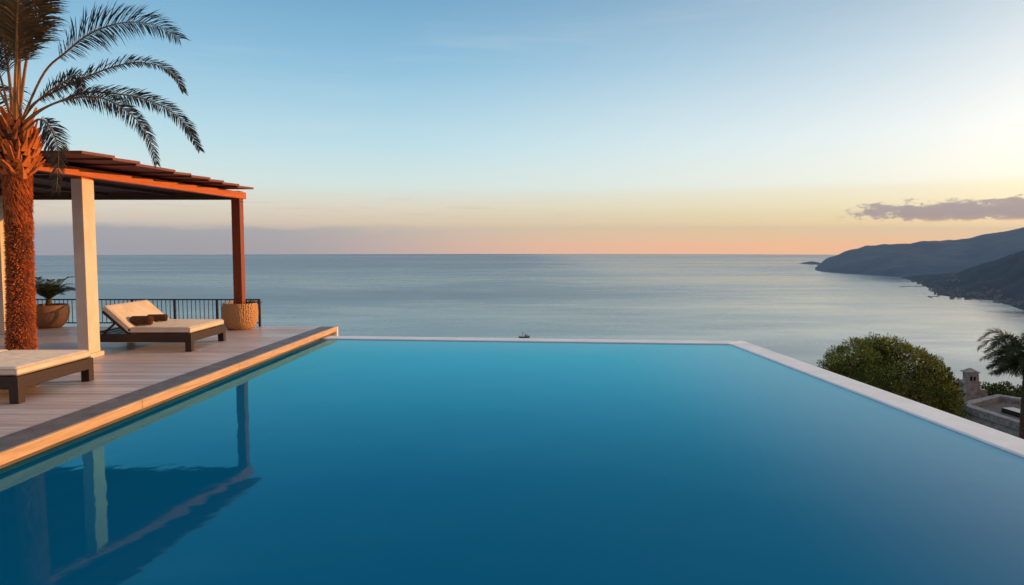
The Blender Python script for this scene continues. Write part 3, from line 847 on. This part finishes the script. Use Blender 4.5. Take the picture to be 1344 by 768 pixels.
def towel(px, py, d_, L, r, rot, label):
    c = Q(px, py, d_); c.z = .4195 + r
    mb = MB(); n = 26; rows = []
    for s_ in (0, .04, .5, .96, 1):
        rr = r * (.93 if s_ in (0, 1) else 1)
        ring = []
        for k in range(n):
            a = k * 2 * math.pi / n; sq = 1 / max(abs(math.cos(a)), abs(math.sin(a))); f = rr * (.62 + .38 * min(sq, 1.25))
            ring.append(Vector(((s_ - .5) * L, math.cos(a) * f * 1.25, math.sin(a) * f)))
        rows.append(ring)
    mat_ = Matrix.Rotation(rot, 4, 'Z')
    rows = [[c + mat_ @ p for p in r_] for r_ in rows]
    mb.grid(rows, True)
    for e, sg in ((0, -1), (4, 1)):                            # rolled ends: a spiral of fabric edges
        cen = sum(rows[e], Vector()) / n; ax = mat_ @ Vector((sg, 0, 0))
        prev = rows[e]
        for i, q in enumerate((.8, .74, .55, .49, .3, .24, .05)):
            cur = [cen + (p - cen) * q + ax * (.004 if i % 2 else -.012) for p in rows[e]]
            mb.grid([prev, cur], True); prev = cur
        mb.face(prev)
    o = mb.build('rolled_towel', M['towel'], smooth=False); tag(o, label, 'towel', 'rolled towels on the lounger')
    return o
towel(186, 421, 11.57, .31, .078, R(8), 'thick rolled brown towel nearer the pool on the raised lounger')
towel(207, 418, 12.17, .30, .062, R(14), 'thinner rolled brown towel behind the thick one on the raised lounger')

# ------------------------------------------------------------------ the big palm
PY = 9.25
base = P(26, 470, 0); base = Vector((Q(26, 455, PY).x, PY, 0))
pt_ = empty('palm_tree', base, 'large palm with shaggy sunlit orange trunk and arching fronds at the left of the deck', 'tree')
topz = Q(22, 212, PY).z; crz = Q(24, 160, PY).z
topx = Q(22, 200, PY).x
rg = random.Random(21)
def axis(z):
    k = z / topz; return Vector((base.x + (topx - base.x) * k, PY + .02 * math.sin(z * 1.3), z))
def trad(z): return .146 + .012 * max(0, z - 2.2) + .042 * math.exp(-z / .5)
mb = MB(); rows = []
for i in range(60):
    z = crz * i / 59; c = axis(z); r = trad(z)
    if z > topz - .1: r += .035 * math.sin(math.pi * min(1, (z - topz + .1) / (crz - topz + .15)))
    n = 36
    rows.append([c + Vector((math.cos(k * 2 * math.pi / n), math.sin(k * 2 * math.pi / n), 0)) * (r + .012 * mnoise.noise(Vector((k * .9, z * 14, 0))) + .008 * math.sin(z * 55 + k)) for k in range(n)])
mb.grid(rows, True); tr = mb.build('trunk', M['trunk'], pt_, smooth=True)
mb = MB()
for i in range(9600):
    z = rg.uniform(.0, topz + .1) if i < 8600 else rg.uniform(topz - .25, topz + .45); a = rg.uniform(0, 2 * math.pi); c = axis(z); h = Vector((math.cos(a), math.sin(a), 0)); p = c + h * (trad(z) - .01)
    k = z / topz
    tan = Vector((-h.y, h.x, 0))
    if k > .72:   # hanging, slanting fibres under the crown
        dv = (h * .36 + Vector((0, 0, -.9)) + tan * rg.uniform(.1, .9)).normalized(); l = rg.uniform(.05, .11); w = .0065
    else:
        dv = (h * 1.0 + Vector((0, 0, rg.uniform(-.7, .7))) + tan * rg.uniform(-.7, .7)).normalized(); l = rg.uniform(.025, .055); w = rg.uniform(.006, .011)
    s1 = dv.cross(Vector((rg.uniform(-.3, .3), rg.uniform(-.3, .3), 1))).normalized() * w; s2 = dv.cross(s1).normalized() * w
    b_ = len(mb.v); mb.v += [p + s1, p - s1 * .5 + s2 * .87, p - s1 * .5 - s2 * .87, p + dv * l + Vector((0, 0, -.25 * l))]
    mb.f += [(b_, b_ + 1, b_ + 3), (b_ + 1, b_ + 2, b_ + 3), (b_ + 2, b_, b_ + 3)]; mb.mi += [0] * 3
mb.build('fibre', M['fibre'], tr)
mb = MB()
for i in range(135):                                            # cut leaf bases
    k = i / 134; z = topz - .20 + (crz - topz + .16) * k + rg.uniform(-.07, .05); a = i * 2.399; h = Vector((math.cos(a), math.sin(a), 0)); tan = Vector((-h.y, h.x, 0))
    p = axis(z) + h * (trad(z) - .0 + .045 * math.sin(math.pi * min(1, max(0, k) * 1.05)) + rg.uniform(-.02, .015))
    l = rg.uniform(.10, .25); w = rg.uniform(.025, .07) * (1 - .3 * k)
    out_ = (h * rg.uniform(.3, .85) * (1 - .4 * k) + Vector((0, 0, rg.uniform(.25, 1) if k < .35 else rg.uniform(.7, 1))) + tan * rg.uniform(-.35, .35)).normalized(); th = .018
    nn = out_.cross(tan).normalized()
    if nn.dot(h) < 0: nn = -nn
    tip = p + out_ * l; t2 = tan * w
    if rg.random() < .55:
        mb.hexa([p - t2 - nn * th, p + t2 - nn * th, p + t2 + nn * th, p - t2 + nn * th, tip - t2 * .35 - nn * th * .5, tip + t2 * .3 - nn * th * .5, tip + t2 * .25 + nn * th * .5, tip - t2 * .4 + nn * th * .5])
    else:
        b_ = len(mb.v); mb.v += [p - t2, p + nn * th * 1.6, p + t2, tip]
        mb.f += [(b_, b_ + 1, b_ + 3), (b_ + 1, b_ + 2, b_ + 3), (b_ + 2, b_, b_ + 3)]; mb.mi += [0] * 3
mb.build('leaf_bases', M['boots'], pt_)

def pf(pix, dep):
    return [Q(x, y, PY + d_) for (x, y), d_ in zip(pix, dep)]
def lerpd(a, b, n): return [a + (b - a) * i / (n - 1) for i in range(n)]
vis = [
    # pixels, depth start/end, normal, leaflet length, count, upper/lower factor, material
    ([(25, 166), (57, 97), (86, 69), (115, 46), (143, 34), (172, 29), (206, 34), (236, 51)], (0, -.25), (.1, -1, .25), .50, 62, 1.0, .62, 0),
    ([(26, 164), (42, 138), (66, 123), (95, 109), (123, 97), (155, 86), (183, 82), (212, 88), (231, 102), (241, 121)], (.1, .5), (.1, -1, .5), .26, 62, 1.0, .45, 0),
    ([(28, 166), (57, 143), (83, 132), (112, 127), (138, 130), (160, 141), (180, 158), (195, 180), (206, 216)], (-.1, -.5), (.2, -1, .35), .26, 70, .9, .75, 2),
    ([(27, 165), (50, 146), (86, 130), (115, 121), (160, 124), (189, 130), (218, 142), (241, 161), (252, 179), (262, 197)], (.05, .2), (.1, -1, .45), .25, 72, 1.0, .6, 0),
    ([(34, 170), (50, 157), (62, 163), (72, 180), (77, 205), (74, 252)], (-.15, -.45), (.3, -1, .2), .25, 46, .9, 1.0, 2),
    ([(26, 164), (42, 140), (62, 122), (82, 109), (97, 99), (107, 104), (104, 122)], (.1, -.35), (.2, -1, .3), .21, 54, 1, 1, 2),
    ([(20, 165), (20, 110), (22, 60), (23, 20), (28, -30), (40, -70)], (-.1, -.35), (.2, -1, .1), .40, 90, 1.0, 1.0, 1),
    ([(24, 165), (30, 110), (38, 62), (50, 25), (64, -8), (88, -42)], (.15, .35), (.25, -1, .2), .40, 90, .9, 1.0, 1),
    ([(17, 165), (13, 110), (6, 60), (0, 15), (-10, -40)], (.05, .2), (-.1, -1, .1), .42, 84, 1, 1, 1),
    ([(16, 166), (0, 100), (-22, 55), (-60, 10), (-110, -15)], (.0, -.3), (-.1, -1, .3), .42, 70, 1, 1, 0),
    ([(14, 168), (-10, 130), (-50, 100), (-100, 90), (-150, 110), (-180, 160)], (.0, .3), (0, -1, .5), .34, 70, 1, .8, 0),
    ([(12, 170), (-12, 150), (-50, 145), (-90, 165), (-115, 215)], (-.05, -.6), (0, -1, .4), .3, 60, 1, 1, 2),
    ([(24, 160), (26, 100), (20, 45), (8, 5), (-20, -30)], (.2, .5), (.1, -1, .3), .45, 80, 1, 1, 1),
    ([(22, 164), (24, 95), (34, 40), (48, -10), (60, -70)], (-.05, .1), (.4, -1, .1), .42, 90, 1, 1, 1),
]
for pix, dd, nr, L, n, la, lb, mi in vis:
    mb = MB(); pts = pf(pix, lerpd(dd[0], dd[1], len(pix)))
    thick = mi == 1
    frond(mb, pts, Vector(nr), L * 1.2, int(n * 2.1), .0145, .026 if thick else .017, .24 if not thick else .32, .8, .3, la, lb, rg, .15, jit=.3 if thick else .2)
    mb.build('frond', [M['palmdry'] if mi == 1 else (M['palmleaf']), M['petiole']], pt_)
# fronds on the hidden sides of the crown
for i in range(9):
    a = R(100 + i * 24) + rg.uniform(-.1, .1) if i < 6 else R(-60 - (i - 6) * 25)
    if i >= 6: a = R(70 + (i - 6) * 18)
    L = rg.uniform(2.0, 2.5); up = rg.uniform(.5, 1.2); h = Vector((math.cos(a), math.sin(a), 0)); c0 = axis(crz)
    if h.x > -.35: continue
    pts = [c0, c0 + h * L * .3 + Vector((0, 0, L * .35 * up)), c0 + h * L * .65 + Vector((0, 0, L * .45 * up)), c0 + h * L * .95 + Vector((0, 0, L * (.4 * up - .12))), c0 + h * L * 1.08 + Vector((0, 0, L * (.2 * up - .25)))]
    mb = MB(); frond(mb, pts, Vector((0, 0, 1)) - h * .5, .42, 64, .02, .018, .2, .8, .3, rg=rg)
    mb.build('frond', [M['palmleaf'], M['petiole']], pt_)

# ------------------------------------------------------------------ right-hand slope: bush tree, palm, stone house, hedge, shrubs, grass
def clumps(mb, cl, per, lw, ll, rg, m_hi=0):
    for c, r, bright in cl:
        for i in range(per):
            v = Vector((rg.gauss(0, 1), rg.gauss(0, 1), rg.gauss(0, 1))); v.normalize(); q = r * rg.random() ** .4
            p = c + v * q
            dv = (v * .8 + Vector((rg.uniform(-.6, .6), rg.uniform(-.6, .6), rg.uniform(-.1, 1.0)))).normalized()
            l = ll * rg.uniform(.6, 1.3); s_ = dv.cross(Vector((rg.uniform(-1, 1), rg.uniform(-1, 1), rg.uniform(-1, 1)))).normalized() * lw * rg.uniform(.6, 1.2)
            b_ = len(mb.v); mb.v += [p - s_ * .4, p + dv * l * .5 + s_ , p + dv * l, p + dv * l * .5 - s_]
            mb.f.append((b_, b_ + 1, b_ + 2, b_ + 3)); mb.mi.append(1 if rg.random() < bright else 0)

TD = 25.0
tc = Q(1165, 520, TD); tb = Vector((tc.x, TD, ground(tc.x, TD)))
tt_ = empty('bushy_tree', tb, 'dense round green tree with sunlit top just beyond the white pool rim', 'tree')
outline = [(1078, 482), (1086, 472), (1098, 462), (1112, 454), (1128, 449), (1150, 447.5), (1170, 449.5), (1188, 455), (1206, 463), (1222, 470), (1236, 482), (1248, 498), (1256, 516), (1262, 540)]
rg = random.Random(9)
cl = []
for i in range(330):
    px = rg.uniform(1082, 1256); yt = interp(outline, px)
    q = rg.random() ** .75
    py = yt + 6 + (575 - yt) * q * .9
    half = 2.3 * math.sqrt(max(.05, 1 - ((px - 1168) / 95) ** 2)) * min(1, .25 + q * 1.6)
    dy = rg.choice((-1, 1)) * half * rg.random() ** .35
    p = Q(px, py, TD + dy)
    cl.append((p, rg.uniform(.20, .40), .85 if q < .14 else (.30 if q < .32 else .05)))  # pale leaves massed on top: sunlight painted into the leaf colour
for px in range(1082, 1260, 7):                                 # sprays along the silhouette
    for k in range(2):
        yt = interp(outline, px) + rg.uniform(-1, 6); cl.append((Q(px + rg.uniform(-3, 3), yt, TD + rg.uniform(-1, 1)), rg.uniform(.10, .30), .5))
core = []
for i in range(170):
    px = rg.uniform(1096, 1250); yt = interp(outline, px); q = rg.random(); py = yt + 12 + (585 - yt) * q * .9
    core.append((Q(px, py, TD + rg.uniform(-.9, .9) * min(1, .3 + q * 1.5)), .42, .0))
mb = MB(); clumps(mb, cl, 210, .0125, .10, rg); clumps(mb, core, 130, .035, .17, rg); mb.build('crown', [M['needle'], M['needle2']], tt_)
mb = MB(); c0 = tb + Vector((0, 0, -.3))
mb.tube([c0, c0 + Vector((.05, 0, .7)), c0 + Vector((.0, .05, 1.3))], [.2, .16, .13], 10)
for a in range(6):
    h = Vector((math.cos(a * 1.05), math.sin(a * 1.05), 0)); s0 = c0 + Vector((0, .03, 1.0 + .05 * a))
    mb.tube([s0, s0 + h * .6 + Vector((0, 0, .5)), s0 + h * 1.3 + Vector((0, 0, 1.2 + .1 * (a % 3)))], [.09, .06, .02], 7)
mb.build('trunk', M['bark'], tt_)

def shrub(name, px, py, d_, w, h, label, cat='shrub', n=26, mats=('needle', 'needle2'), bright=.2, grp=None):
    c = Q(px, py, d_); g = ground(c.x, c.y); b0 = Vector((c.x, c.y, g - .05)); cl = []
    hh = max(h, c.z - g)
    for i in range(n):
        a = rg.uniform(0, 6.28); q = rg.random() ** .5; z = rg.random()
        rr = w * math.sqrt(max(.08, 1 - z * z))
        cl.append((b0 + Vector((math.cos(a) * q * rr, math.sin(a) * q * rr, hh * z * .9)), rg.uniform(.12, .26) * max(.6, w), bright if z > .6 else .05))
    r_ = empty(name, b0, label, cat, grp)
    mb = MB(); clumps(mb, cl, 70, .016, .10, rg); mb.build('foliage', [M[mats[0]], M[mats[1]]], r_)
    mb = MB()
    for k in range(4): mb.tube([b0, b0 + Vector((rg.uniform(-.4, .4) * w, rg.uniform(-.4, .4) * w, hh * .6))], [.025, .01], 6)
    mb.build('stem', M['bark'], r_)
shrub('shrub', 1062, 476, 17.5, .28, .3, 'tiny dark shrub peeping over the rim left of the dense round tree', n=14)
shrub('shrub', 1250, 532, 29, .8, .8, 'low brownish shrub between the round tree and the stone house', bright=.4)
shrub('shrub', 1262, 522, 36.0, .6, .7, 'dark shrub against the left corner of the stone house', bright=.1)

# small palm at the right edge
PD = 20.0
pc_ = Q(1348, 472, PD); pbase = Vector((pc_.x + .02, PD, ground(pc_.x, PD)))
p2 = empty('palm_tree', pbase, 'small dark fluffy palm with slim dark trunk on the slope beyond the right pool rim', 'tree')
mb = MB(); rows = []
H = pc_.z - pbase.z
for i in range(40):
    z = -.2 + (H + .2) * i / 39; r = .095 - .015 * i / 39 + .012 * (i % 2); n = 14
    rows.append([pbase + Vector((math.cos(k * 2 * math.pi / n) * r - .03 * math.sin(z), math.sin(k * 2 * math.pi / n) * r, z)) for k in range(n)])
mb.grid(rows, True); mb.build('trunk', M['bark'], p2)
rg = random.Random(17)
c0 = pc_ + Vector((0, 0, .0))
for i in range(44):
    a = i * 2.399; lift = 1.15 - 1.7 * (i / 43); L = rg.uniform(1.0, 1.25) * (1 if i < 26 else .8); h = Vector((math.cos(a), math.sin(a), 0))
    pts = [c0, c0 + h * L * .35 + Vector((0, 0, L * .42 * lift)), c0 + h * L * .7 + Vector((0, 0, L * (.62 * lift - .05))), c0 + h * L * 1.0 + Vector((0, 0, L * (.58 * lift - .26)))]
    mb = MB(); frond(mb, pts, Vector((0, 0, 1)) - h * .3, .38, 110, .019, .012, .2, .9, .25, rg=rg, jit=.6)
    mb.build('frond', [M['darkfrond'], M['bark']], p2)

# stone house below
RZh = -6.8
A_ = P(1256, 529, RZh); B_ = P(1352, 559, RZh); C2 = P(1309, 517, RZh); D_ = Vector((C2.x + (B_.x - A_.x) + 2.5, C2.y + (B_.y - A_.y) + .8, RZh))
hs = empty('stone_house', (A_ + B_ + C2 + D_) / 4 + Vector((0, 0, -3)), 'low stone house with flat gravel roof, parapet walls and tall chimney on the slope', 'house')
quad = [B_, D_, C2, A_]
def inset(q, d_):
    c = sum(q, Vector()) / 4; return [p + (c - p).normalized() * d_ for p in q]
g_ = -12.0
inn = inset(quad, .62)
mb = MB(); mb.prism([(p.x, p.y) for p in inset(quad, .12)], g_, RZh - .42); mb.build('wall', M['stone'], hs)
mb = MB(); mb.prism([(p.x, p.y) for p in inn], RZh - .42, RZh - .30); rfh = mb.build('roof', M['roofgravel'], hs)
for i in range(4):
    j = (i + 1) % 4
    mb = MB(); a, b_, c_, d2 = quad[i], quad[j], inn[j], inn[i]
    mb.prism([(a.x, a.y), (b_.x, b_.y), (c_.x, c_.y), (d2.x, d2.y)], RZh - .4195, RZh + (.0 if i != 1 else -.003) - .002 * i)
    mb.build('parapet', M['palestone'], hs, bevel=.03)
# chimney
cb = P(1276.5, 521, RZh); cdep = cb.y + .9
def cpx(px, py): return Q(px, py, cdep)
chm = None
def tier(mb, pl0, pr0, yb_, pl1, pr1, yt_, depth):
    a, b_ = cpx(pl0, yb_), cpx(pr0, yb_); c_, d2 = cpx(pl1, yt_), cpx(pr1, yt_); e = Vector((0, depth, 0))
    mb.hexa([a, b_, b_ + e, a + e, c_, d2, d2 + e, c_ + e])
mb = MB(); tier(mb, 1267, 1287.5, 530, 1270, 1286.5, 504, .75); tier(mb, 1271.5, 1285.5, 501, 1271.8, 1285, 490, .58)
chm = mb.build('chimney', M['stone'], hs, bevel=.03)
mb = MB(); tier(mb, 1268, 1288.5, 504, 1268.6, 1288, 501, .82); mb.build('chimney_ledge', M['stone'], chm, bevel=.015)
mb = MB(); tier(mb, 1270, 1287, 490, 1270.3, 1286.7, 488.6, .68)
a, b_ = cpx(1271, 488.6), cpx(1286, 488.6); e = Vector((0, .62, 0)); ap = cpx(1278.5, 483.8) + e * .5
for q in ((a, b_), (b_, b_ + e), (b_ + e, a + e), (a + e, a)): mb.face([q[0], q[1], ap])
mb.build('chimney_cap', M['stone'], chm, bevel=.015)
mb = MB(); f0 = cpx(1277, 497); 
for k in range(2): mb.box(f0.x - .16 + k * .2, f0.x - .04 + k * .2, cdep - .012, cdep + .1, f0.z - .12, f0.z + .12)
mb.build('flue_opening', M['darkbox'], chm)
# back block with ridge behind the chimney
mb = MB(); yb2 = cdep + .8
l0, l1, r1, r0 = Q(1244, 522, yb2), Q(1252, 504, yb2), Q(1266, 503, yb2), Q(1297, 520, yb2); mid = Q(1288, 511.5, yb2); mid2 = Q(1295, 512.5, yb2); e = Vector((.4, 2.2, 0)); dn = Vector((0, 0, -1.4))
prof_ = [l0 + dn, r0 + dn, r0, mid2, mid, r1, l1, l0]
n_ = len(prof_); mb.face(prof_); mb.face([p + e for p in reversed(prof_)])
for i in range(n_):
    j = (i + 1) % n_; mb.face([prof_[j], prof_[i], prof_[i] + e, prof_[j] + e])
mb.build('back_wing', M['stone'], hs)
# roof hatch
s0 = P(1314, 541, RZh - .3); mb = MB(); ax_ = (B_ - A_).normalized(); ay_ = Vector((-ax_.y, ax_.x, 0))
if ay_.y < 0: ay_ = -ay_
c_ = [s0, s0 + ax_ * 1.5, s0 + ax_ * 1.5 + ay_ * .7, s0 + ay_ * .7]
mb.hexa([Vector((p.x, p.y, RZh - .298)) for p in c_] + [Vector((p.x, p.y, RZh - .05)) for p in c_]); mb.build('roof_hatch', M['darkbox'], hs, bevel=.02)

# hedge behind the house
hd0 = C2 + Vector((.8, 2.2, 0)); hedge = empty('hedge', Vector((hd0.x + 2, hd0.y, ground(hd0.x + 2, hd0.y))), 'clipped olive green hedge behind the right end of the stone house', 'hedge')
cl = []
for i in range(130):
    cl.append((Vector((hd0.x + rg.uniform(0, 5.5), hd0.y + rg.uniform(-.5, .5), RZh + rg.uniform(-1.6, -.12))), .34, .1))
mb = MB(); clumps(mb, cl, 120, .04, .15, rg); mb.build('foliage', [M['needle'], M['needle2']], hedge)
mb = MB()
for k in range(6): mb.tube([Vector((hd0.x + .4 + k * .9, hd0.y, ground(hd0.x + .4 + k * .9, hd0.y) - .1)), Vector((hd0.x + .4 + k * .9, hd0.y, RZh - .2))], [.06, .03], 6)
mb.build('stem', M['bark'], hedge)

# grass on the slope in view
mb = MB(); rg = random.Random(33)
for i in range(26000):
    y = rg.uniform(17, 39); x = y * rg.uniform(.58, .80)
    z = ground(x, y); a = rg.uniform(0, 6.28); l = rg.uniform(.08, .24); w = .008 + .006 * rg.random()
    s_ = Vector((math.cos(a), math.sin(a), 0)) * w; b0 = Vector((x, y, z - .02)); tp = b0 + Vector((rg.uniform(-.5, .5) * l, rg.uniform(-.5, .5) * l, l))
    mb.face([b0 - s_, b0 + s_, tp])
tag(mb.build('grass', M['grassblade']), kind='stuff')
